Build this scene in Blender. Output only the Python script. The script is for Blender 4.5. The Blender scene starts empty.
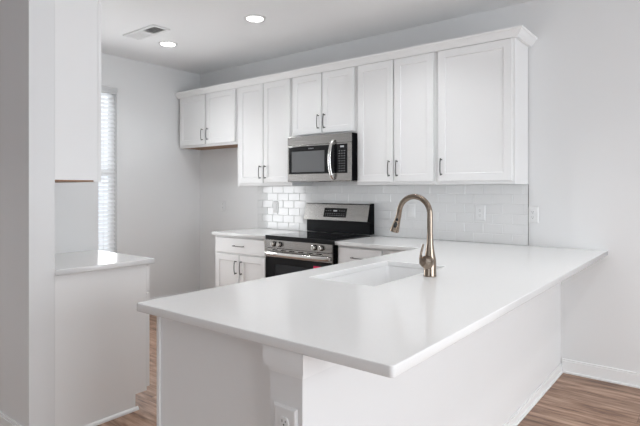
import bpy, bmesh, math, random
from mathutils import Vector, Matrix
random.seed(7)
S = bpy.context.scene
COL = S.collection
V = Vector

# ------------------------------------------------------------------ camera, world, light, exposure
CAM = V((1.138, -3.933, 1.33))
cd = bpy.data.cameras.new('camera'); cam = bpy.data.objects.new('camera', cd); COL.objects.link(cam)
cam.location = CAM
cam.rotation_euler = (math.radians(90), 0, math.radians(38.363))
cd.sensor_width = 36; cd.lens = 506.6/640*36; cd.shift_x = 0; cd.shift_y = -23/640
cd.clip_start = .05; cd.clip_end = 200
S.camera = cam
S.view_settings.view_transform = 'Standard'; S.view_settings.look = 'None'
S.view_settings.gamma = 1; S.view_settings.use_curve_mapping = False
S.view_settings.exposure = 0.03

w = bpy.data.worlds.new('sky'); S.world = w; w.use_nodes = True
wn, wl = w.node_tree.nodes, w.node_tree.links
wn.clear()
wo = wn.new('ShaderNodeOutputWorld'); bg = wn.new('ShaderNodeBackground')
tc = wn.new('ShaderNodeTexCoord'); sx = wn.new('ShaderNodeSeparateXYZ'); cr = wn.new('ShaderNodeValToRGB')
wl.new(tc.outputs['Generated'], sx.inputs[0]); wl.new(sx.outputs['Z'], cr.inputs[0])
cr.color_ramp.elements[0].position = 0.0; cr.color_ramp.elements[0].color = (.62, .70, .80, 1)
cr.color_ramp.elements[1].position = 0.25; cr.color_ramp.elements[1].color = (.92, .96, 1, 1)
wl.new(cr.outputs[0], bg.inputs[0]); bg.inputs[1].default_value = 2.0
wl.new(bg.outputs[0], wo.inputs[0])

def area(name, loc, rot, sx_, sy_, power, col=(1, 1, 1), shape='RECTANGLE', spread=180):
    l = bpy.data.lights.new(name, 'AREA'); l.shape = shape; l.size = sx_
    if shape == 'RECTANGLE': l.size_y = sy_
    l.energy = power; l.color = col; l.spread = math.radians(spread)
    o = bpy.data.objects.new(name, l); COL.objects.link(o); o.location = loc; o.rotation_euler = rot
    return o
R90 = math.radians(90)
# daylight through the dining and kitchen windows, plus an added rear fill
area('daylight_dining_window', (4.42, -2.95, 1.25), (0, R90, 0), 2.2, 3.4, 112, (.905, .952, 1))
area('rear_fill_light', (.6, -6.92, 1.5), (R90, 0, 0), 3.0, 1.7, 3, (.88, .94, 1))  # fill light added behind the camera, set at the unseen rear opening
area('daylight_kitchen_window', (-4.10, -1.52, 1.55), (0, -R90, 0), 1.9, 1.0, 5.5, (.97, .985, 1))
area('daylight_kitchen_blind', (-3.80, -1.52, 1.35), (0, -R90, 0), 1.5, .8, 14, (.97, .985, 1), spread=150)
LAMP_POWER = 4.3

# ------------------------------------------------------------------ materials
def mat(name, col, rough=.5, metal=0, **kw):
    m = bpy.data.materials.new(name); m.use_nodes = True
    nt = m.node_tree; b = nt.nodes['Principled BSDF']
    b.inputs['Base Color'].default_value = (*col, 1); b.inputs['Roughness'].default_value = rough
    b.inputs['Metallic'].default_value = metal
    for k, v in kw.items(): b.inputs[k.replace('_', ' ')].default_value = v
    return m, nt, b
def noise(nt, scale, detail=3, vec=None, rough=.5):
    n = nt.nodes.new('ShaderNodeTexNoise'); n.inputs['Scale'].default_value = scale
    n.inputs['Detail'].default_value = detail; n.inputs['Roughness'].default_value = rough
    if vec is not None: nt.links.new(vec, n.inputs['Vector'])
    return n
def objvec(nt, scale=(1, 1, 1)):
    t = nt.nodes.new('ShaderNodeTexCoord'); mp = nt.nodes.new('ShaderNodeMapping')
    mp.inputs['Scale'].default_value = scale
    nt.links.new(t.outputs['Object'], mp.inputs['Vector']); return mp.outputs[0]
def ramp(nt, fac, stops):
    r = nt.nodes.new('ShaderNodeValToRGB'); e = r.color_ramp.elements
    while len(e) < len(stops): e.new(.5)
    for el, (p, c) in zip(e, stops): el.position = p; el.color = (*c, 1)
    nt.links.new(fac, r.inputs[0]); return r.outputs[0]
def bump(nt, b, h, strength, dist):
    n = nt.nodes.new('ShaderNodeBump'); n.inputs['Strength'].default_value = strength
    n.inputs['Distance'].default_value = dist
    nt.links.new(h, n.inputs['Height']); nt.links.new(n.outputs[0], b.inputs['Normal'])
def paint(name, c, rough, scale=260, st=.12):
    m, nt, b = mat(name, c, rough)
    n = noise(nt, scale, 2, objvec(nt)); bump(nt, b, n.outputs['Fac'], st, .0006)
    k = noise(nt, 1.3, 2, objvec(nt))
    nt.links.new(ramp(nt, k.outputs['Fac'], [(.3, tuple(x*.985 for x in c)), (.7, c)]), b.inputs['Base Color'])
    return m
M = {}
M['wall'] = paint('wall_paint', (.79, .79, .787), .6)
M['ceiling'] = paint('ceiling_paint', (.90, .90, .90), .75)
M['trim'] = paint('trim_paint', (.86, .86, .855), .35, 60, .03)
M['cabinet'] = paint('cabinet_paint', (.86, .857, .85), .38, 60, .03)
M['quartz'], nt, b = mat('white_quartz', (.82, .818, .81), .16)
n = noise(nt, 900, 2, objvec(nt))
nt.links.new(ramp(nt, n.outputs['Fac'], [(.35, (.79, .788, .78)), (.62, (.835, .833, .826))]), b.inputs['Base Color'])
M['tile'], nt, b = mat('glazed_tile', (.80, .80, .795), .09, 0, IOR=1.85)
n = noise(nt, 9, 1, objvec(nt)); bump(nt, b, n.outputs['Fac'], .22, .004)
M['grout'] = paint('grout', (.66, .66, .655), .85)
M['plastic'], _, _ = mat('white_plastic', (.80, .80, .795), .3)
M['slot'], _, _ = mat('outlet_slot', (.03, .03, .03), .6)
M['raw_wood'], nt, b = mat('raw_plywood', (.42, .24, .13), .6)
n = noise(nt, 6, 4, objvec(nt, (1, 12, 1)))
nt.links.new(ramp(nt, n.outputs['Fac'], [(.3, (.22, .115, .06)), (.7, (.36, .21, .12))]), b.inputs['Base Color'])
def steel(name, c, rough, sc=(2, 2, 160)):
    m, nt, b = mat(name, c, rough, 1)
    n = noise(nt, 4, 3, objvec(nt, sc))
    nt.links.new(ramp(nt, n.outputs['Fac'], [(.3, (rough*.85,)*3), (.7, (rough*1.2,)*3)]), b.inputs['Roughness'])
    bump(nt, b, n.outputs['Fac'], .04, .0005)
    return m
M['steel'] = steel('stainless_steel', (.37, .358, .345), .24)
M['sink_steel'] = steel('satin_sink_steel', (.84, .84, .838), .38, (3, 3, 3)); M['sink_steel'].node_tree.nodes['Principled BSDF'].inputs['Metallic'].default_value = 0
M['bright_steel'] = steel('bright_steel', (.72, .71, .69), .16)
M['nickel'] = steel('brushed_nickel', (.28, .228, .183), .2, (60, 60, 4))
M['pull'] = steel('pewter', (.15, .147, .144), .34, (40, 40, 40))
M['black_glass'], _, _ = mat('black_glass', (.004, .004, .005), .05, 0, Specular_IOR_Level=.28)
M['window_glass'], _, _ = mat('tinted_oven_glass', (.022, .024, .027), .07, 0, Specular_IOR_Level=.3)
M['mesh_glass'], _, _ = mat('microwave_window', (.135, .138, .142), .12)
M['black'], _, _ = mat('black_enamel', (.006, .006, .007), .35, 0, Specular_IOR_Level=.03)
M['riser'], _, _ = mat('charcoal_enamel', (.010, .011, .013), .25, 0, Specular_IOR_Level=.15)
M['rubber'], _, _ = mat('black_rubber', (.012, .012, .012), .5)
M['mark'], _, _ = mat('pale_print', (.20, .205, .21), .5)
M['digit'], nt, b = mat('clock_digits', (.4, .4, .4), .5)
b.inputs['Emission Color'].default_value = (.75, .85, .95, 1); b.inputs['Emission Strength'].default_value = .1
M['red'], _, _ = mat('red_sticker', (.80, .02, .12), .4)
M['blind'], nt, b = mat('blind_vinyl', (.87, .87, .865), .45)
ts = nt.nodes.new('ShaderNodeBsdfTranslucent'); ts.inputs[0].default_value = (.95, .95, .95, 1)
mx = nt.nodes.new('ShaderNodeMixShader'); mx.inputs[0].default_value = .6
nt.links.new(b.outputs[0], mx.inputs[1]); nt.links.new(ts.outputs[0], mx.inputs[2]); nt.links.new(mx.outputs[0], nt.nodes['Material Output'].inputs[0])
M['lens'], nt, b = mat('lamp_lens', (1, 1, 1), .5)
b.inputs['Emission Color'].default_value = (1, .99, .97, 1); b.inputs['Emission Strength'].default_value = 9
M['duct'], _, _ = mat('dark_duct', (.16, .16, .16), .8)
g = bpy.data.materials.new('window_pane'); g.use_nodes = True; nt = g.node_tree
nt.nodes.remove(nt.nodes['Principled BSDF'])
tr = nt.nodes.new('ShaderNodeBsdfTransparent'); gl = nt.nodes.new('ShaderNodeBsdfGlossy'); gl.inputs['Roughness'].default_value = .02
fr = nt.nodes.new('ShaderNodeFresnel'); mx = nt.nodes.new('ShaderNodeMixShader')
nt.links.new(fr.outputs[0], mx.inputs[0]); nt.links.new(tr.outputs[0], mx.inputs[1]); nt.links.new(gl.outputs[0], mx.inputs[2])
nt.links.new(mx.outputs[0], nt.nodes['Material Output'].inputs[0]); M['pane'] = g
# plank floor
M['floor'], nt, b = mat('wood_planks', (.3, .2, .14), .42)
vec = objvec(nt)
br = nt.nodes.new('ShaderNodeTexBrick'); nt.links.new(vec, br.inputs['Vector'])
br.inputs['Color1'].default_value = (0, 0, 0, 1); br.inputs['Color2'].default_value = (1, 1, 1, 1)
br.inputs['Mortar'].default_value = (.5, .5, .5, 1)
br.inputs['Scale'].default_value = 1; br.inputs['Brick Width'].default_value = 1.22; br.inputs['Row Height'].default_value = .152
br.inputs['Mortar Size'].default_value = .0012; br.offset = .37; br.offset_frequency = 2
mp = nt.nodes.new('ShaderNodeMapping'); t = nt.nodes.new('ShaderNodeTexCoord')
mp.inputs['Scale'].default_value = (1.5, 11, 1)
ad = nt.nodes.new('ShaderNodeVectorMath'); ad.operation = 'MULTIPLY_ADD'
ad.inputs[1].default_value = (7.3, 3.1, 0); nt.links.new(br.outputs['Color'], ad.inputs[0])
nt.links.new(t.outputs['Object'], ad.inputs[2]); nt.links.new(ad.outputs[0], mp.inputs['Vector'])
n1 = noise(nt, 2.2, 6, mp.outputs[0], .62)
grain = ramp(nt, n1.outputs['Fac'], [(.33, (.11, .055, .034)), (.45, (.30, .172, .112)), (.56, (.45, .292, .205)), (.72, (.62, .43, .32))])
mixp = nt.nodes.new('ShaderNodeMix'); mixp.data_type = 'RGBA'; mixp.blend_type = 'MULTIPLY'
tone = ramp(nt, br.outputs['Color'], [(0, (.68, .65, .63)), (1, (1.0, 1.0, 1.0))])
mixp.inputs[0].default_value = 1
nt.links.new(grain, mixp.inputs[6]); nt.links.new(tone, mixp.inputs[7])
seam = nt.nodes.new('ShaderNodeMix'); seam.data_type = 'RGBA'
nt.links.new(br.outputs['Fac'], seam.inputs[0]); nt.links.new(mixp.outputs[2], seam.inputs[6]); seam.inputs[7].default_value = (.10, .06, .04, 1)
nt.links.new(seam.outputs[2], b.inputs['Base Color'])
bump(nt, b, n1.outputs['Fac'], .12, .002)

# ------------------------------------------------------------------ mesh helpers
def nb(): return bmesh.new()
def box(bm, x0, x1, y0, y1, z0, z1, bev=0, seg=1):
    t = bmesh.new()
    bmesh.ops.create_cube(t, size=1)
    for v in t.verts: v.co = V(((x0+x1)/2+v.co.x*(x1-x0), (y0+y1)/2+v.co.y*(y1-y0), (z0+z1)/2+v.co.z*(z1-z0)))
    if bev: bmesh.ops.bevel(t, geom=t.edges[:], offset=bev, segments=seg, affect='EDGES', profile=.5)
    merge(bm, t)
def merge(bm, t, mx=None):
    if mx is not None: bmesh.ops.transform(t, matrix=mx, verts=t.verts[:])
    me = bpy.data.meshes.new('tmp'); t.to_mesh(me); t.free(); bm.from_mesh(me); bpy.data.meshes.remove(me)
def rings(bm, loops, cap0=True, cap1=True):
    vs = [[bm.verts.new(p) for p in lp] for lp in loops]; n = len(loops[0])
    for a, c in zip(vs, vs[1:]):
        for i in range(n): bm.faces.new((a[i], a[(i+1) % n], c[(i+1) % n], c[i]))
    if cap0: bm.faces.new(list(reversed(vs[0])))
    if cap1: bm.faces.new(vs[-1])
def panel(bm, o, U, W, w, h, rs):
    """closed panel: o = lower left corner at the back, U and W its sides, normal = U x W; rs = [(inset, height)]"""
    U = V(U).normalized(); W = V(W).normalized(); N = U.cross(W); o = V(o)
    L = []
    for ins, d in rs:
        L.append([o+U*a+W*c+N*d for a, c in ((ins, ins), (w-ins, ins), (w-ins, h-ins), (ins, h-ins))])
    rings(bm, L)
def tube(bm, pts, rad, seg=16, cap=True):
    pts = [V(p) for p in pts]; rad = rad if isinstance(rad, (list, tuple)) else [rad]*len(pts)
    L = []; T0 = (pts[1]-pts[0]).normalized()
    ref = V((0, 0, 1)) if abs(T0.z) < .9 else V((0, 1, 0))
    A = T0.cross(ref).normalized()
    for i, p in enumerate(pts):
        T = ((pts[min(i+1, len(pts)-1)]-p).normalized()+(p-pts[max(i-1, 0)]).normalized()).normalized()
        A = (A-T*A.dot(T)).normalized(); Bv = T.cross(A)
        L.append([p+(A*math.cos(q)+Bv*math.sin(q))*rad[i] for q in [2*math.pi*k/seg for k in range(seg)]])
    rings(bm, L, cap, cap)
def lathe(bm, c, axis, prof, seg=32):
    """prof = [(radius, distance along axis)]"""
    axis = V(axis).normalized(); ref = V((0, 0, 1)) if abs(axis.z) < .9 else V((1, 0, 0))
    A = axis.cross(ref).normalized(); Bv = axis.cross(A); c = V(c)
    rings(bm, [[c+axis*d+(A*math.cos(q)+Bv*math.sin(q))*r for q in [2*math.pi*k/seg for k in range(seg)]] for r, d in prof])
def obj(name, bm, m, parent=None, smooth=False, angle=35):
    bmesh.ops.recalc_face_normals(bm, faces=bm.faces[:])
    if parent is not None:
        root = parent
        while root.parent: root = root.parent
        bmesh.ops.translate(bm, vec=-root.location, verts=bm.verts[:])
    me = bpy.data.meshes.new(name); bm.to_mesh(me); bm.free()
    mm = m if isinstance(m, list) else [m]
    for k in mm: me.materials.append(M[k])
    if smooth:
        for p in me.polygons: p.use_smooth = True
        me.set_sharp_from_angle(angle=math.radians(angle))
    o = bpy.data.objects.new(name, me); COL.objects.link(o)
    if parent is not None: o.parent = parent
    return o
def thing(name, label, cat, loc, group=None):
    o = bpy.data.objects.new(name, None); COL.objects.link(o); o.empty_display_size = .1
    o.location = loc; o['label'] = label; o['category'] = cat
    if group: o['group'] = group
    return o
def tag(o, label, cat, group=None):
    o['label'] = label; o['category'] = cat
    if group: o['group'] = group
    return o
def struct(name, bm, m, parent=None, smooth=False):
    o = obj(name, bm, m, parent, smooth)
    if parent is None: o['kind'] = 'structure'
    return o
def duplicate(root, loc, label):
    r = root.copy(); COL.objects.link(r); r.location = loc; r['label'] = label
    for ch in list(root.children):
        c = ch.copy(); COL.objects.link(c); c.parent = r
        for gch in ch.children:
            d = gch.copy(); COL.objects.link(d); d.parent = c
    return r

# ------------------------------------------------------------------ room shell
XL, XR, YF, ZC, FL = -3.84, 4.6, -7.0, 2.737, .025
T = .12
bm = nb(); box(bm, XL-T, XR+T, YF-T, T, -.1, FL); struct('floor', bm, 'floor')
bm = nb(); box(bm, XL-T, XR+T, YF-T, T, ZC, ZC+.1); struct('ceiling', bm, 'ceiling')
bm = nb(); box(bm, XL-T, XR+T, 0, T, 0, ZC); struct('wall_back', bm, 'wall')
def holed(bm, axis, a0, a1, c0, c1, h, z1=ZC):   # a wall slab along one axis with one opening h = (lo, hi, zlo, zhi)
    def seg(lo, hi, zl, zh):
        if axis == 'y': box(bm, c0, c1, lo, hi, zl, zh)
        else: box(bm, lo, hi, c0, c1, zl, zh)
    seg(a0, h[0], 0, z1); seg(h[1], a1, 0, z1)
    if h[2] > 0: seg(h[0], h[1], 0, h[2])
    seg(h[0], h[1], h[3], z1)
WIN = (-1.95, -1.08, .60, 2.40)
bm = nb(); holed(bm, 'y', YF, 0, XL-T, XL, WIN); struct('wall_left', bm, 'wall')
PAT = (-4.75, -1.15, 0.05, 2.45)
bm = nb(); holed(bm, 'y', YF, 0, XR, XR+T, PAT); struct('wall_right', bm, 'wall')
REAR = (-.9, 2.1, .65, 2.35)
bm = nb(); holed(bm, 'x', XL-T, XR+T, YF-T, YF, REAR); struct('wall_front', bm, 'wall')
SX = -1.588          # end of the short wall on the left and the cabinet panel flush with it
bm = nb(); box(bm, XL, SX, -2.845, -2.719, 0, ZC); struct('wall_stub', bm, 'wall')
bm = nb(); box(bm, XL, -2.25, -2.719, -2.13, 0, ZC); struct('wall_pantry', bm, 'wall')
# knee wall of the peninsula
KX0, KX1, KY = .113, .235, -2.87
bm = nb(); box(bm, KX0, KX1, KY, 0, 0, .884); struct('wall_peninsula', bm, 'wall')
bm = nb()
fz0, fz1, p = .810, .884, .015
for ins, za, zb in ((p, fz0+.016, fz1), (.004, fz0, fz0+.016)):
    pl = [(KX0-ins, KY-ins), (KX1+ins, KY-ins), (KX1+ins, -.001), (KX1, -.001), (KX1, KY), (KX0, KY), (KX0, -2.838), (KX0-ins, -2.838)]
    vs = [[bm.verts.new((a_, c_, z_)) for a_, c_ in pl] for z_ in (za, zb)]; n_ = len(pl)
    for i in range(n_): bm.faces.new((vs[0][i], vs[0][(i+1) % n_], vs[1][(i+1) % n_], vs[1][i]))
    bm.faces.new(vs[1]); bm.faces.new(vs[0][::-1])
struct('trim_1', bm, 'trim')
def baseboard(name, segs, h=.098, t=.014):
    bm = nb()
    for x0, x1, y0, y1, sx_, sy_ in segs:     # wall line and outward direction
        for tt, za, zb in ((t, 0, h-.012), (t*.7, h-.012, h), (t+.010, 0, .014)):
            if sx_: box(bm, x0 if sx_ > 0 else x0-tt, x0+tt if sx_ > 0 else x0, y0, y1, FL+za, FL+zb, .0025, 2)
            else: box(bm, x0, x1, y0 if sy_ > 0 else y0-tt, y0+tt if sy_ > 0 else y0, FL+za, FL+zb, .0025, 2)
    struct(name, bm, 'trim')
baseboard('baseboard_back', [(KX1+.0095, XR, 0, 0, 0, -1)])
baseboard('baseboard_peninsula', [(KX1, 0, KY, -.001, 1, 0)], .062, .010)
baseboard('baseboard_fridge', [(XL+.002, -2.827, 0, 0, 0, -1)])
baseboard('baseboard_left', [(XL, 0, -2.128, -.03, 1, 0)])
baseboard('baseboard_stub', [(XL+.002, SX+.014, -2.845, 0, 0, -1)])

def window(n, axis, wall_x, t_in, opening, mull, depth_sign):
    lo, hi, zl, zh = opening; f = .05
    xa, xb = (wall_x+depth_sign*.06, wall_x+depth_sign*.11); xa, xb = min(xa, xb), max(xa, xb)
    def bx(bm, l0, l1, z0, z1, da=0, db=0):
        if axis == 'y': box(bm, xa+da, xb-db, l0, l1, z0, z1, .003)
        else: box(bm, l0, l1, xa+da, xb-db, z0, z1, .003)
    bm = nb()
    bx(bm, lo, lo+f, zl, zh); bx(bm, hi-f, hi, zl, zh); bx(bm, lo+f, hi-f, zl, zl+f); bx(bm, lo+f, hi-f, zh-f, zh)
    for kind, q in mull:
        if kind == 'h': bx(bm, lo+f, hi-f, q-.025, q+.025)
        else: bx(bm, q-.03, q+.03, zl+f, zh-f)
    o = struct('window_%d' % n, bm, 'trim')
    bm = nb(); bx(bm, lo+f, hi-f, zl+f, zh-f, .022, .022); struct('pane', bm, 'pane', o)
    return o
w1 = window(1, 'y', XL, T, WIN, [('h', 1.50)], -1)
bm = nb(); box(bm, XL-.06, XL+.02, WIN[0]-.03, WIN[1]+.03, WIN[2]-.022, WIN[2], .004, 2); struct('trim_2', bm, 'trim')
window(2, 'y', XR, T, PAT, [('v', -2.95)], 1)
window(3, 'x', YF, T, REAR, [('v', .1), ('v', 1.1)], -1)

# venetian blind in the kitchen window
t = thing('window_blind', 'white horizontal slat blind in the kitchen window on the left', 'blind', (XL-.03, -1.515, WIN[2]+.01))
bm = nb(); box(bm, XL-.055, XL+.012, WIN[0]+.008, WIN[1]-.004, 2.335, 2.396, .004, 2); obj('valance', bm, 'blind', t)
bm = nb(); z = WIN[2]+.06
while z < 2.33:
    tl = math.radians(52 if z > 1.52 else 44)
    c_, s_ = math.cos(tl), math.sin(tl); rows = []
    for k in range(5):
        e = -.025+.0125*k; h_ = .0022*(1-(e/.025)**2)
        rows.append([bm.verts.new((XL-.03+e*c_+h_*s_, yy, z-e*s_+h_*c_)) for yy in (WIN[0]+.014, WIN[1]-.016)])
    for p_, q_ in zip(rows, rows[1:]): bm.faces.new((p_[0], p_[1], q_[1], q_[0]))
    z += .0435
obj('slats', bm, 'blind', t)
bm = nb(); box(bm, XL-.055, XL-.005, WIN[0]+.012, WIN[1]-.012, WIN[2]+.008, WIN[2]+.032, .003); obj('bottom_rail', bm, 'blind', t)
for yy in (WIN[0]+.15, WIN[1]-.15):
    bm = nb(); box(bm, XL-.0065, XL-.0035, yy-.002, yy+.002, WIN[2]+.032, 2.335); obj('cord', bm, 'blind', t)

# ------------------------------------------------------------------ cabinet parts
SHAKER = lambda th: [(0, 0), (0, th-.002), (.002, th), (.057, th), (.060, th-.006), (.062, th-.007)]
FLAT = lambda th: [(0, 0), (0, th-.003), (.003, th), (.02, th)]
def door(parent, o, U, W, w, h, style='shaker', th=.02, name='door'):
    bm = nb(); panel(bm, o, U, W, w, h, SHAKER(th) if style == 'shaker' else FLAT(th))
    return obj(name, bm, 'cabinet', parent)
def pull(parent, c, along, out, length=.128):
    """bar pull standing on two posts, c on the door face"""
    A = V(along).normalized(); O = V(out).normalized(); c = V(c)
    bm = nb(); h = length/2
    pts = []
    for k in range(13):
        q = -1+2*k/12
        pts.append(c+A*(h*q)+O*(.030-.010*abs(q)**3))
    tube(bm, pts, [.0050 if abs(-1+2*k/12) > .9 else .0042 for k in range(13)], 10)
    for sg in (-1, 1): tube(bm, [c+A*(h*.88*sg), c+A*(h*.88*sg)+O*.024], [.0056, .004], 10)
    return obj('handle', bm, 'pull', parent, True)

YU = -.306      # face of upper face frames
def upper(label, x0, x1, z0, z1, doors, dz, wood=False):
    """doors = [(xa, xb, handle side)]"""
    t = thing('wall_cabinet', label, 'cabinet', ((x0+x1)/2, -.16, z0), 'upper cabinets on the back wall')
    bm = nb()
    zb = z0+(.004 if wood else .016)
    box(bm, x0, x1, YU+.02, -.0095 if not wood else -.001, zb, z1)
    box(bm, x0, x1, YU, YU+.02, z0, z1, .0015)
    box(bm, x0, x0+.018, YU+.02, -.0095 if not wood else -.001, z0, zb); box(bm, x1-.018, x1, YU+.02, -.0095 if not wood else -.001, z0, zb)
    obj('body', bm, 'cabinet', t)
    bm = nb(); box(bm, x0+.0185, x1-.0185, YU+.0205, -.0105, zb-.0038, zb-.0003)
    o = obj('bottom_panel', bm, 'raw_wood' if wood else 'cabinet', t)
    if wood: o['label'] = 'unpainted brown wood underside'
    for xa, xb, side in doors:
        d = door(t, (xa, YU-.002, dz[0]), (1, 0, 0), (0, 0, 1), xb-xa, dz[1]-dz[0])
        hx = xb-.030 if side == 'r' else xa+.030
        pull(d, (hx, YU-.022, dz[0]+.108), (0, 0, 1), (0, -1, 0))
    return t
upper('short wall cabinet over the empty refrigerator gap, brown wood underside', -3.812, -2.836, 1.812, 2.405,
      [(-3.796, -3.348, 'r'), (-3.318, -2.858, 'l')], (1.838, 2.392), True)
upper('tall two-door wall cabinet between the refrigerator-gap cabinet and the microwave', -2.834, -2.070, 1.372, 2.405,
      [(-2.793, -2.444, 'r'), (-2.434, -2.088, 'l')], (1.400, 2.392))
upper('short two-door wall cabinet directly above the microwave', -2.068, -1.326, 1.822, 2.405,
      [(-2.050, -1.702, 'r'), (-1.690, -1.350, 'l')], (1.843, 2.392))
upper('tall two-door wall cabinet just right of the microwave', -1.324, -.582, 1.372, 2.405,
      [(-1.304, -.961, 'r'), (-.947, -.602, 'l')], (1.398, 2.392))
upper('single-door wall cabinet at the right end of the upper run', -.580, .010, 1.372, 2.405,
      [(-.563, -.008, 'l')], (1.398, 2.392))

# crown moulding wrapping the whole upper run
prof = [(0, 2.3945), (.024, 2.3945), (.026, 2.401), (.031, 2.406), (.044, 2.420), (.054, 2.435), (.058, 2.438), (.064, 2.440), (.066, 2.454), (0, 2.454)]
def sweep(bm, pts, prof):
    pts = [V((*p, 0)) for p in pts]; L = []
    for i, p_ in enumerate(pts):
        ns = []
        if i > 0: d = (p_-pts[i-1]).normalized(); ns.append(V((d.y, -d.x, 0)))
        if i < len(pts)-1: d = (pts[i+1]-p_).normalized(); ns.append(V((d.y, -d.x, 0)))
        m_ = sum(ns, V()); m_ = m_/m_.dot(ns[0]) if len(ns) > 1 else ns[0]
        L.append([p_+m_*o_+V((0, 0, z_)) for o_, z_ in prof])
    rings(bm, L)
bm = nb(); cx0, cx1, cy = -3.7565, .0105, YU-.0005
sweep(bm, [(XL+.001, cy), (cx1, cy), (cx1, -.001)], prof)
o = obj('crown_molding', bm, 'cabinet', None, True, 25)
tag(o, 'white crown molding running along the tops of the upper cabinets', 'molding')

# ------------------------------------------------------------------ base cabinets on the back wall
YB = -.61
def base(label, x0, x1, drawers, doors, group='base cabinets on the back wall', filler=None):
    t = thing('base_cabinet', label, 'cabinet', ((x0+x1)/2, -.3, FL), group)
    bm = nb(); box(bm, x0, x1, YB+.02, -.001, .118, .884); box(bm, x0, x1, YB, YB+.02, .118, .884, .0015)
    obj('body', bm, 'cabinet', t)
    bm = nb(); box(bm, x0, x1, YB+.075, -.002, FL, .1178); obj('toe_kick', bm, 'cabinet', t)
    for xa, xb, za, zb in drawers:
        d = door(t, (xa, YB-.002, za), (1, 0, 0), (0, 0, 1), xb-xa, zb-za, 'flat', name='drawer')
        pull(d, ((xa+xb)/2, YB-.022, (za+zb)/2), (1, 0, 0), (0, -1, 0), .145)
    for xa, xb, za, zb, side in doors:
        d = door(t, (xa, YB-.002, za), (1, 0, 0), (0, 0, 1), xb-xa, zb-za)
        pull(d, (xb-.032 if side == 'r' else xa+.032, YB-.022, zb-.115), (0, 0, 1), (0, -1, 0))
    if filler:
        bm = nb(); box(bm, filler[0], filler[1], YB-.012, YB-.001, .105, .878, .002); obj('filler_panel', bm, 'cabinet', t)
    return t
base('base cabinet left of the range with one wide drawer above two doors', -2.826, -2.084, [(-2.800, -2.115, .722, .868)],
     [(-2.800, -2.463, .140, .706, 'r'), (-2.453, -2.115, .140, .706, 'l')])
base('base cabinet with one drawer between the range and the peninsula', -1.306, -.500, [(-1.280, -.880, .722, .868)],
     [(-1.280, -.880, .140, .706, 'l')], filler=(-.838, -.506))

def slab(name, outline, holes, z0=.885, z1=.915, bev=.003):
    cu = bpy.data.curves.new(name, 'CURVE'); cu.dimensions = '2D'; cu.fill_mode = 'BOTH'
    cu.extrude = (z1-z0)/2-bev; cu.bevel_depth = bev; cu.bevel_resolution = 2; cu.offset = -bev
    for pts in [outline]+holes:
        s = cu.splines.new('POLY'); s.points.add(len(pts)-1); s.use_cyclic_u = True
        for q, (x, y) in zip(s.points, pts): q.co = (x, y, 0, 1)
    tmp = bpy.data.objects.new('tmp', cu); COL.objects.link(tmp)
    dg = bpy.context.evaluated_depsgraph_get()
    me = bpy.data.meshes.new_from_object(tmp.evaluated_get(dg)); bpy.data.objects.remove(tmp)
    me.transform(Matrix.Translation((0, 0, (z0+z1)/2))); me.name = name
    me.materials.clear(); me.materials.append(M['quartz'])
    o = bpy.data.objects.new(name, me); COL.objects.link(o)
    return o
def arc(cx, cy, r, a0, a1, n=6):
    return [(cx+r*math.cos(math.radians(a0+(a1-a0)*k/n)), cy+r*math.sin(math.radians(a0+(a1-a0)*k/n))) for k in range(n+1)]
PX0, PX1, PY = -.552, .534, -2.892
SK = (-.402, -.033, -2.076, -1.353)
out = [(-1.308, -.001), (-1.308, -.65), (PX0, -.65)] + arc(PX0+.012, PY+.012, .012, 180, 270) + arc(PX1-.014, PY+.014, .014, 270, 360) + [(PX1, -.001)]
r = .010
hole = arc(SK[0]+r, SK[3]-r, r, 180, 90)+arc(SK[1]-r, SK[3]-r, r, 90, 0)+arc(SK[1]-r, SK[2]+r, r, 0, -90)+arc(SK[0]+r, SK[2]+r, r, 270, 180)
o = slab('countertop', out, [hole])
tag(o, 'large white quartz peninsula countertop holding the sink, reaching along the back wall to the range', 'countertop')
o = slab('countertop', [(-2.834, -.001), (-2.834, -.65), (-2.0835, -.65), (-2.0835, -.001)], [])
tag(o, 'small white quartz countertop left of the range against the tiled wall', 'countertop')
o = slab('countertop', [(-2.249, -2.719), (-1.561, -2.719), (-1.561, -2.144), (-2.249, -2.144)], [])
tag(o, 'white quartz countertop at far left beside the window blind', 'countertop')

# ------------------------------------------------------------------ peninsula cabinets (fronts face the range side)
def pen(label, y0, y1, kind):
    t = thing('base_cabinet', label, 'cabinet', (-.2, (y0+y1)/2, FL), 'base cabinets under the peninsula')
    bm = nb(); xf = -.488; xb = KX0-.001
    box(bm, xf, xb, y0, y0+.018, .118, .884); box(bm, xf, xb, y1-.018, y1, .118, .884)
    box(bm, xf, xb, y0+.018, y1-.018, .118, .13); box(bm, xb-.012, xb, y0+.018, y1-.018, .13, .884)
    for a, c in ((y0, y0+.04), (y1-.04, y1)): box(bm, xf-.0005, xf+.019, a, c, .118, .884)
    box(bm, xf, xf+.018, y0+.04, y1-.04, .845, .884)
    obj('body', bm, 'cabinet', t)
    bm = nb(); box(bm, xf+.07, xb, y0, y1, FL, .1178); obj('toe_kick', bm, 'cabinet', t)
    ym = (y0+y1)/2; xo = xf-.0025
    for a, c, s in ((y0+.012, ym-.004, 'hi'), (ym+.004, y1-.012, 'lo')):
        d = door(t, (xo, c, .140), (0, -1, 0), (0, 0, 1), c-a, .566)
        pull(d, (xo-.02, c-.032 if s == 'hi' else a+.032, .59), (0, 0, 1), (-1, 0, 0))
    d = door(t, (xo, y1-.012, .722), (0, -1, 0), (0, 0, 1), y1-y0-.024, .146, 'flat', name='drawer' if kind != 'sink' else 'false_front')
    if kind != 'sink': pull(d, (xo-.02, ym, .795), (0, 1, 0), (-1, 0, 0), .145)
    return t
t = pen('peninsula end cabinet with the plain grey-shaded panel beside the outlet post', -2.827, -2.13, 'drawer')
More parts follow.
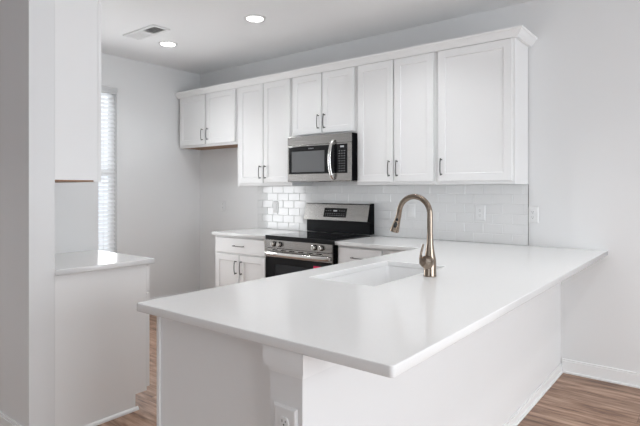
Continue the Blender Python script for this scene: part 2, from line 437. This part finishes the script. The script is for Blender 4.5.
bm = nb(); box(bm, -.488, KX0-.001, -2.837, -2.8275, FL, .884); obj('end_panel', bm, 'cabinet', t)
bm = nb(); box(bm, -.4895, -.472, -2.846, -2.8373, FL, .884, .003, 3); obj('scribe_molding', bm, 'cabinet', t)
pen('sink base cabinet in the middle of the peninsula', -2.128, -1.29, 'sink')
pen('peninsula cabinet between the sink base and the back-wall run', -1.288, -.66, 'drawer')

# ------------------------------------------------------------------ left run beside the short wall
t = thing('base_cabinet', 'base cabinet at far left with a plain side panel and toe-kick notch', 'cabinet', (-1.92, -2.45, FL))
bm = nb(); x0, x1, y0, y1 = -2.248, SX, -2.7185, -2.180
box(bm, x0, x1-.018, y0, y1, .118, .884)
obj('body', bm, 'cabinet', t)
bm = nb()   # side panel with the notch
pts = [(y0, FL), (y1-.075, FL), (y1-.075, .118), (y1, .118), (y1, .884), (y0, .884)]
rings(bm, [[V((x1-.0178, a, c)) for a, c in pts], [V((x1, a, c)) for a, c in pts]]); obj('side_panel', bm, 'cabinet', t)
bm = nb(); box(bm, x0, x1-.018, y0, y1-.075, FL, .1178); obj('toe_kick', bm, 'cabinet', t)
bm = nb()
L = []
for q in (0, 22, 45, 67, 90): L.append((x1+.0005+.015*math.cos(math.radians(q)), FL+.019*math.sin(math.radians(q))))
pr = [(x1+.0005, FL)]+L
rings(bm, [[V((a, y0, c)) for a, c in pr], [V((a, y1-.06, c)) for a, c in pr]]); obj('shoe_molding', bm, 'trim', t)
yo = y1+.002; xm = (x0+x1)/2
for a, c, s in ((x0+.012, xm-.004, 'r'), (xm+.004, x1-.002, 'l')):
    d = door(t, (c, yo, .140), (-1, 0, 0), (0, 0, 1), c-a, .566)
    pull(d, (c-.032 if s == 'r' else a+.032, yo+.02, .59), (0, 0, 1), (0, 1, 0))
d = door(t, (x1-.002, yo, .722), (-1, 0, 0), (0, 0, 1), x1-x0-.014, .150, 'flat', name='drawer')
pull(d, (xm, yo+.02, .795), (1, 0, 0), (0, 1, 0), .145)
t = thing('wall_cabinet', 'wall cabinet hanging at far left above the left countertop, plain side panel', 'cabinet', (-1.92, -2.62, 1.372))
bm = nb(); y1 = -2.490
box(bm, x0, x1, y0, y1, 1.384, 2.40); box(bm, x0, x1, y1, y1+.004, 1.374, 2.40); box(bm, x0, x1, y1-.02, y1, 1.374, 1.384)
obj('body', bm, 'cabinet', t)
bm = nb(); box(bm, x0, x1-.001, y0, y1-.0205, 1.376, 1.3838); obj('bottom_panel', bm, 'raw_wood', t)['label'] = 'unpainted brown wood underside'
for a, c, s in ((x0+.012, xm-.004, 'r'), (xm+.004, x1-.001, 'l')):
    d = door(t, (c, y1+.006, 1.376), (-1, 0, 0), (0, 0, 1), c-a, 1.00)
    pull(d, (c-.032 if s == 'r' else a+.032, y1+.026, 1.49), (0, 0, 1), (0, 1, 0))

# ------------------------------------------------------------------ backsplash tile
t = thing('tile_backsplash', 'glossy white subway tile backsplash on the back wall under the cabinets', 'backsplash', (-1.42, 0, .916))
bm = nb(); box(bm, -2.842, .010, -.006, -.0005, .9155, 1.372); box(bm, -2.066, -1.328, -.006, -.0005, 1.372, 1.43)
obj('grout', bm, 'grout', t)
bm = nb(); rh, tw, gp = .0762, .1524, .0022
z = .9165; row = 0
while z < 1.43:
    zt = min(z+rh-gp, 1.3715) if z < 1.36 else min(z+rh-gp, 1.428)
    xa, xb = (-2.842, .010) if z < 1.36 else (-2.065, -1.329)
    x = -2.842-(tw/2 if row % 2 else 0)
    while x < xb:
        l, r_ = max(x, xa), min(x+tw-gp, xb)
        if r_-l > .012 and zt-z > .01:
            a1, a2 = random.uniform(-.0011, .0011), random.uniform(-.0007, .0007)
            b0 = len(bm.verts)
            panel(bm, (l, -.0058, z), (1, 0, 0), (0, 0, 1), r_-l, zt-z, [(0, 0), (0, .0014), (.0012, .0026), (.003, .003)])
            bm.verts.ensure_lookup_table()
            for v in bm.verts[b0:]:
                if v.co.y < -.0065: v.co.y += a1*((v.co.x-(l+r_)/2)/(r_-l)) + a2*((v.co.z-(z+zt)/2)/(zt-z))
        x += tw
    z += rh; row += 1
obj('tiles', bm, 'tile', t)
bm = nb(); box(bm, .0102, .0135, -.0092, -.0005, .9155, 1.3715); obj('gap_shadow_strip', bm, 'steel', t)  # dark strip standing in for the gap shadow along the tile end

# ------------------------------------------------------------------ outlets and switches
def plate(label, o, U, W, kind='outlet', w=.074, h=.118):
    """o = plate centre on the wall"""
    U = V(U); W = V(W); N = U.cross(W); o = V(o)
    t = thing('wall_outlet' if kind == 'outlet' else 'light_switch' if kind == 'switch' else 'blank_wall_plate', label,
              'outlet' if kind == 'outlet' else 'switch' if kind == 'switch' else 'wall plate', o)
    bm = nb(); panel(bm, o-U*w/2-W*h/2, U, W, w, h, [(0, 0), (0, .002), (.006, .0065), (.010, .007)]); obj('cover_plate', bm, 'plastic', t)
    if kind == 'outlet':
        for sgn in (1, -1):
            c = o+W*(.0195*sgn)+N*.007
            bm = nb(); pts = []
            for k in range(24):
                q = 2*math.pi*k/24; a, e = .0170*math.cos(q), .0170*math.sin(q)
                e = max(-.0135, min(.0135, e)); pts.append((a, e))
            rings(bm, [[c+U*a+W*e+N*d for a, e in pts] for d in (0, .0022)]+[[c+U*a*.9+W*e*.9+N*.003 for a, e in pts]])
            rc = obj('receptacle', bm, 'plastic', t)
            bm = nb()
            for uu, hh in ((-.0063, .0075), (.0063, .0062)):
                panel(bm, c+U*(uu-.0011)+W*(.003-hh/2)+N*.0026, U, W, .0022, hh, [(0, 0), (0, .0006)])
            lathe(bm, c-W*.0068+N*.0026, N, [(.0024, 0), (.0024, .0006)], 12)
            obj('slot', bm, 'slot', rc)
    elif kind == 'switch':
        bm = nb(); panel(bm, o-U*.0165-W*.033+N*.0068, U, W, .033, .066, [(0, 0), (0, .002), (.001, .0028)]); rk = obj('rocker', bm, 'plastic', t)
    if kind != 'switch':
        bm = nb(); lathe(bm, o+N*.007, N, [(.003, 0), (.003, .0008), (.002, .0012)], 12); obj('screw', bm, 'plastic', t)
    return t
YT = -.0092
EX, EZ = (1, 0, 0), (0, 0, 1)
plate('white outlet on the wall inside the empty refrigerator gap', (-3.415, -.0005, 1.145), EX, EZ)
plate('white switch plate on the tile left of the range', (-2.565, YT, 1.150), EX, EZ, 'switch')
plate('white switch plate on the tile behind the faucet arch', (-.958, YT, 1.148), EX, EZ, 'switch')
plate('white outlet on the tile near the right end of the backsplash', (-.352, YT, 1.150), EX, EZ, 'outlet', .082, .122)
plate('white outlet on the painted wall just right of the backsplash', (.044, -.0005, 1.146), EX, EZ, 'outlet', .080, .122)
plate('white outlet on the end post of the peninsula under the countertop', (.1745, KY-.0005, .658), EX, EZ, 'outlet', .088, .128)

# ------------------------------------------------------------------ microwave
t = thing('microwave', 'stainless over-the-range microwave mounted below the short cabinet', 'microwave', (-1.68, -.2, 1.41))
mx0, mx1, mz0, mz1, my = -2.046, -1.322, 1.408, 1.8205, -.400
bm = nb(); box(bm, mx0, mx1, -.385, -.0095, mz0+.004, mz1, .003); obj('body', bm, 'black', t)
for k in range(2):
    bm = nb(); box(bm, mx0+.08+k*.36, mx0+.30+k*.36, -.30, -.12, mz0-.002, mz0+.0045); obj('grease_filter', bm, 'steel', t)
xd = -1.500    # door / control split
bm = nb(); box(bm, mx0, mx1, my, -.3855, mz1-.080, mz1-.001, .003, 2); obj('top_grille', bm, 'steel', t)
bm = nb(); box(bm, mx0, xd-.001, my, -.3855, mz0, mz1-.082, .003, 2)
dr = obj('door', bm, 'steel', t)
bm = nb(); panel(bm, (mx0+.018, my-.0003, mz0+.068), EX, EZ, xd-mx0-.018, .252, [(0, 0), (0, .002), (.002, .003)]); obj('door_glass', bm, 'black_glass', dr)
bm = nb(); panel(bm, (mx0+.055, my-.0035, mz0+.085), EX, EZ, .385, .190, [(0, 0), (.001, .0008)]); obj('window', bm, 'mesh_glass', dr)
bm = nb()
hp = []
for k in range(17):
    q = -1+2*k/16; hp.append(V((xd-.006-.012*(1-q*q), my-.012-.040*(1-q*q)**.6, mz0+.186+.172*q)))
L = []
for k, p_ in enumerate(hp):
    a = .015; e = .008
    L.append([p_+V((a*math.cos(q), e*math.sin(q), 0)) for q in [2*math.pi*j/14 for j in range(14)]])
rings(bm, L); 
for sgn in (-1, 1): tube(bm, [V((xd-.006, my-.001, mz0+.186+.166*sgn)), V((xd-.007, my-.016, mz0+.186+.166*sgn))], .008, 10)
obj('handle', bm, 'bright_steel', dr, True)
bm = nb(); panel(bm, (-1.79, my-.0035, mz0+.293), EX, EZ, .06, .008, [(0, 0), (.001, .0006)]); obj('badge', bm, 'mark', dr)
bm = nb(); box(bm, xd+.001, mx1, my, -.3855, mz0, mz1-.082, .003, 2); cp = obj('control_panel', bm, 'steel', t)
bm = nb(); panel(bm, (xd+.002, my-.0003, mz0+.068), EX, EZ, .136, .252, [(0, 0), (0, .002), (.002, .003)]); obj('keypad', bm, 'black_glass', cp)
bm = nb(); panel(bm, (xd+.066, my-.0034, mz0+.290), EX, EZ, .040, .014, [(0, 0), (.001, .0006)]); obj('clock', bm, 'digit', cp)
for rr in range(9):
    for cc in range(3):
        bm = nb(); panel(bm, (xd+.050+cc*.026, my-.0034, mz0+.084+rr*.0215), EX, EZ, .015, .006, [(0, 0), (.0006, .0005)]); obj('key_mark', bm, 'mark', cp)

# ------------------------------------------------------------------ range
t = thing('kitchen_range', 'stainless freestanding electric range with black glass cooktop', 'range', (-1.69, -.33, FL))
rx0, rx1, ry = -2.080, -1.312, -.655
bm = nb(); box(bm, rx0, rx1, -.63, -.03, .05, .8865, .002)
for xx in (rx0+.05, rx1-.05):
    for yy in (-.58, -.08): lathe(bm, (xx, yy, FL), (0, 0, 1), [(.016, 0), (.016, .025)], 12)
obj('body', bm, 'black', t)
bm = nb(); box(bm, rx0, rx1, ry-.008, -.115, .887, .926, .004, 3); ck = obj('cooktop', bm, 'black_glass', t)
for bx_, by_, br_ in ((-1.88, -.50, .105), (-1.50, -.50, .085), (-1.88, -.25, .075), (-1.50, -.25, .10)):
    bm = nb(); ang = [2*math.pi*k/48 for k in range(48)]
    a = [bm.verts.new((bx_+br_*math.cos(q), by_+br_*math.sin(q), .9263)) for q in ang]
    c = [bm.verts.new((bx_+(br_-.003)*math.cos(q), by_+(br_-.003)*math.sin(q), .9263)) for q in ang]
    for i in range(48): bm.faces.new((a[i], a[(i+1) % 48], c[(i+1) % 48], c[i]))
    obj('burner_ring', bm, 'riser', ck)
bm = nb(); box(bm, rx0, rx1-.016, ry-.006, -.631, .815, .8865, .002, 2); cp = obj('control_panel', bm, 'steel', t)
for kx in (-1.972, -1.900, -1.508, -1.436):
    c = V((kx, ry-.006, .852))
    bm = nb(); lathe(bm, c, (0, -1, 0), [(.024, 0), (.024, .006), (.021, .008)], 28)
    kb = obj('knob', bm, 'black', cp, True)
    bm = nb(); lathe(bm, c+V((0, -.008, 0)), (0, -1, 0), [(.021, 0), (.0195, .020), (.016, .024)], 28)
    panel(bm, c+V((-.005, -.03, -.019)), EX, EZ, .010, .038, [(0, 0), (0, .007), (.002, .009)])
    obj('knob_cap', bm, 'bright_steel', kb, True)
od_z0, od_z1 = .225, .812
bm = nb(); box(bm, rx0+.002, rx1-.016, ry-.006, -.631, .735, od_z1, .003, 2); box(bm, rx0+.002, rx1-.016, ry-.002, -.631, od_z0, .735, .002)
dr = obj('oven_door', bm, 'steel', t)
bm = nb(); panel(bm, (rx0+.004, ry-.0022, od_z0+.004), EX, EZ, rx1-rx0-.022, .505, [(0, 0), (0, .003), (.002, .004)]); gs = obj('door_glass', bm, 'black_glass', dr)
bm = nb(); panel(bm, (rx0+.125, ry-.0063, .33), EX, EZ, .49, .345, [(0, 0), (.001, .0008)]); obj('window', bm, 'window_glass', gs)
bm = nb(); panel(bm, (-1.520, ry-.0072, .648), EX, EZ, .080, .050, [(0, 0), (.001, .0007)]); o = obj('sticker', bm, 'red', gs); o['label'] = 'small red sticker'
for k in range(6):
    bm = nb(); panel(bm, (rx0+.09+k*.1, ry-.0062, .796), EX, EZ, .06, .008, [(0, 0), (.001, .0004)]); obj('vent_slot', bm, 'black', dr)
bm = nb()
hz = .768
pts = []
for k in range(21):
    q = -1+2*k/20; pts.append(V(((rx0+rx1-.016)/2+.355*q, ry-.020-.034*(1-q**4), hz)))
L = []
for p_ in pts: L.append([p_+V((0, .010*math.cos(q), 0.019*math.sin(q))) for q in [2*math.pi*j/16 for j in range(16)]])
rings(bm, L)
for sgn in (-1, 1): box(bm, pts[0 if sgn < 0 else -1].x-.012, pts[0 if sgn < 0 else -1].x+.012, ry-.026, ry-.0055, hz-.014, hz+.014, .003, 2)
obj('handle', bm, 'bright_steel', dr, True)
bm = nb(); box(bm, rx0+.002, rx1-.016, ry-.004, -.631, .075, .218, .003, 2); obj('drawer', bm, 'steel', t)
# backguard
bg = t
bm = nb(); box(bm, rx0+.004, rx1-.022, -.085, -.012, .927, 1.052, .003)
obj('riser', bm, 'riser', t)
bm = nb()
sec = [(-.130, 1.046), (-.088, 1.194), (-.078, 1.202), (-.030, 1.202), (-.030, 1.0525), (-.086, 1.0525), (-.120, 1.041)]
rings(bm, [[V((x, a, c)) for a, c in sec] for x in (rx0+.002, rx1-.022)])
bgp = obj('backguard', bm, 'steel', t)
bm = nb()
sec2 = [(-.134, 1.042), (-.090, 1.198), (-.078, 1.207), (-.030, 1.207), (-.030, .932), (-.090, .932), (-.090, 1.030)]
rings(bm, [[V((x, a, c)) for a, c in sec2] for x in (rx1-.0215, rx1-.012)])
obj('end_cap', bm, 'black', bgp)
W_ = V((0, .042, .148)).normalized(); o0 = V((-1.838, -.130, 1.046))+W_*.030
bm = nb(); panel(bm, o0+V((0, -.0004, 0)), EX, W_, .262, .088, [(0, 0), (0, .0015), (.001, .002)]); dp = obj('display', bm, 'black_glass', bgp)
N_ = V(EX).cross(W_)
for rr, hh in ((.014, .006), (.032, .005), (.058, .006)):
    for k in range(9):
        if rr > .05 and 3 <= k <= 5: continue
        bm = nb(); panel(bm, o0+V((.016+k*.0265, 0, 0))+W_*rr+N_*.0022, EX, W_, .014, hh, [(0, 0), (.0005, .0004)]); obj('key_mark', bm, 'mark', dp)
bm = nb(); panel(bm, o0+V((.108, 0, 0))+W_*.055+N_*.0022, EX, W_, .044, .014, [(0, 0), (.0005, .0004)]); obj('clock', bm, 'digit', dp)

# ------------------------------------------------------------------ sink
t = thing('sink', 'undermount satin sink set into the peninsula countertop', 'sink', ((SK[0]+SK[1])/2, (SK[2]+SK[3])/2, .665))
def rr_(ins, rad, z):
    x0, x1, y0, y1 = SK[0]+ins, SK[1]-ins, SK[2]+ins, SK[3]-ins
    return [V((a, c, z)) for a, c in arc(x1-rad, y1-rad, rad, 0, 90)+arc(x0+rad, y1-rad, rad, 90, 180)+arc(x0+rad, y0+rad, rad, 180, 270)+arc(x1-rad, y0+rad, rad, 270, 360)]
bm = nb()
rings(bm, [rr_(-.025, .03, .8845), rr_(-.004, .022, .8845), rr_(-.003, .022, .88), rr_(.002, .03, .70), rr_(.012, .035, .682), rr_(.035, .04, .676),
           rr_(.035, .04, .672), rr_(.01, .035, .676), rr_(-.003, .03, .698), rr_(-.007, .025, .8815), rr_(-.025, .03, .8815)], True, True)
# open the two end caps so the bowl stays a closed shell of its own
bm.faces.ensure_lookup_table()
big = sorted(bm.faces, key=lambda f: -len(f.verts))[:2]
bmesh.ops.delete(bm, geom=big, context='FACES_ONLY')
bm.verts.ensure_lookup_table(); n_ = len(rr_(0, .02, 0)); tot = len(bm.verts)
for i in range(n_): bm.faces.new((bm.verts[tot-n_+i], bm.verts[tot-n_+(i+1) % n_], bm.verts[(i+1) % n_], bm.verts[i]))
bm.faces.new([bm.verts[5*n_+i] for i in range(n_)]); bm.faces.new([bm.verts[6*n_+i] for i in reversed(range(n_))])
obj('bowl', bm, 'sink_steel', t, True, 50)
bm = nb(); lathe(bm, (-.215, -1.715, .6762), (0, 0, 1), [(.055, 0), (.055, .002), (.040, .003), (.036, .0005)], 32); obj('drain', bm, 'bright_steel', t, True)

# ------------------------------------------------------------------ faucet
FX, FY, FZ = .040, -1.693, .9152
t = thing('faucet', 'tall brushed nickel pull-down faucet with arched spout beside the sink', 'faucet', (FX, FY, FZ))
bm = nb()
lathe(bm, (FX, FY, FZ), (0, 0, 1), [(.0300, 0), (.0310, .003), (.0300, .006), (.0295, .075), (.0275, .090), (.0215, .120), (.0165, .155), (.0150, .190), (.0146, .200)], 40)
obj('body', bm, 'nickel', t, True)
bm = nb()
ra = .084; zt = FZ+.396-.0137-ra
pts = [V((FX, FY, FZ+.190)), V((FX, FY, FZ+.24)), V((FX, FY, zt))]
for k in range(1, 21):
    q = math.radians(8.7*k); pts.append(V((FX-ra+ra*math.cos(q), FY, zt+ra*math.sin(q))))
d_ = (pts[-1]-pts[-2]).normalized()
pts.append(pts[-1]+d_*.022)
tube(bm, pts, .0136, 24); obj('spout', bm, 'nickel', t, True)
hp = pts[-1]; d_ = (d_+V((-.13, 0, 0))).normalized()
bm = nb(); lathe(bm, hp-d_*.004, d_, [(.0142, 0), (.0145, .004), (.0150, .02), (.0195, .055), (.0235, .082), (.0225, .088), (.015, .089)], 32)
sh = obj('spray_head', bm, 'nickel', t, True)
side = V((.35, -.94, 0)); side = (side-d_*side.dot(d_)).normalized(); tv = d_.cross(side)
for off, ln, wd, rr in ((.018, .015, .014, .0155), (.046, .033, .018, .0185)):
    bm = nb(); c = hp+d_*off+side*(rr-.002)
    ring = [(math.cos(q), math.sin(q)) for q in [2*math.pi*k/20 for k in range(20)]]
    rings(bm, [[c+d_*(a*ln/2)*s_+tv*(e*wd/2)*s_+side*h_ for a, e in ring] for s_, h_ in ((1, 0), (1, .003), (.8, .0045))]); obj('spray_button', bm, 'rubber', sh)
bm = nb()
hx = V((.12, -.99, 0)).normalized(); hc = V((FX-.004, FY, FZ+.071))
lathe(bm, hc, hx, [(.0290, .010), (.0325, .034), (.0315, .040), (.0225, .044), (.008, .046)], 32)
hub = obj('handle_hub', bm, 'nickel', t, True)
bm = nb()
lv = [V((-.018, -.028, -.020)), V((-.029, -.030, -.008)), V((-.031, -.030, .015)), V((-.027, -.029, .045)), V((-.020, -.027, .075)), V((-.017, -.026, .086))]
tube(bm, [hc+p_ for p_ in lv], [.008, .008, .0070, .0058, .0048, .0035], 14); obj('lever', bm, 'nickel', hub, True)

# ------------------------------------------------------------------ ceiling fixtures
def downlight(label, x, y):
    t = thing('recessed_light', label, 'ceiling light', (x, y, ZC), 'recessed lights in the kitchen ceiling')
    bm = nb(); lathe(bm, (x, y, ZC-.0003), (0, 0, -1), [(.092, 0), (.090, .004), (.072, .007), (.066, .004)], 40); obj('trim_ring', bm, 'plastic', t, True)
    bm = nb(); lathe(bm, (x, y, ZC-.004), (0, 0, -1), [(.066, 0), (.066, .003), (.05, .0048), (.02, .0055)], 40); obj('lens', bm, 'lens', t, True)
    return t
def lamp(x, y, p=LAMP_POWER): area('downlight_beam', (x, y, ZC-.02), (0, 0, 0), .13, .13, p, (.955, .978, 1), 'DISK', 120)
dl = downlight('lit recessed ceiling light nearer the air vent', -3.035, -1.018)
duplicate(dl, (-1.857, -1.007, ZC), 'lit recessed ceiling light farther from the vent, above the range area')
lamp(-3.035, -1.018, 3.2); lamp(-1.857, -1.007, 3.4)
duplicate(dl, (-.68, -1.0, ZC), 'recessed ceiling light outside the picture above the right cabinets'); lamp(-.68, -1.0)
for x, y, lb in ((.05, -2.15, 'added fill light above the peninsula, an unseen recessed fixture'),
                 (1.5, -1.1, 'added fill light over the dining side, an unseen recessed fixture'),
                 (-2.5, -4.7, 'added fill light in the hall behind the short wall, an unseen recessed fixture')):
    duplicate(dl, (x, y, ZC), lb); lamp(x, y, {.05: 4.6, 1.5: 6}.get(x, 10))  # these three are added fill lights, built as unseen recessed fixtures

t = thing('ceiling_vent', 'white metal air vent with slanted slats in the ceiling', 'vent', (-2.875, -1.36, ZC))
vx0, vx1, vy0, vy1 = -3.085, -2.665, -1.415, -1.30
bm = nb(); box(bm, vx0, vx1, vy0, vy1, ZC-.002, ZC-.0005); obj('duct', bm, 'duct', t)
bm = nb(); fw = .03
for a in ((vx0-fw, vx1+fw, vy0-fw, vy0), (vx0-fw, vx1+fw, vy1, vy1+fw), (vx0-fw, vx0, vy0, vy1), (vx1, vx1+fw, vy0, vy1), (-2.91, -2.84, vy0, vy1)):
    box(bm, *a, ZC-.012, ZC-.0005, .003)
obj('frame', bm, 'plastic', t)
for x0_, x1_, sg in ((vx0, -2.91, -1), (-2.84, vx1, 1)):
    bm = nb(); k = x0_+.008
    while k < x1_-.004:
        q = bmesh.new(); bmesh.ops.create_cube(q, size=1)
        for v in q.verts: v.co = V((v.co.x*.016, v.co.y*(vy1-vy0-.002), v.co.z*.001))
        merge(bm, q, Matrix.Translation((k, (vy0+vy1)/2, ZC-.009)) @ Matrix.Rotation(math.radians(22*sg), 4, 'Y'))
        k += .015
    obj('louver_bank', bm, 'plastic', t)
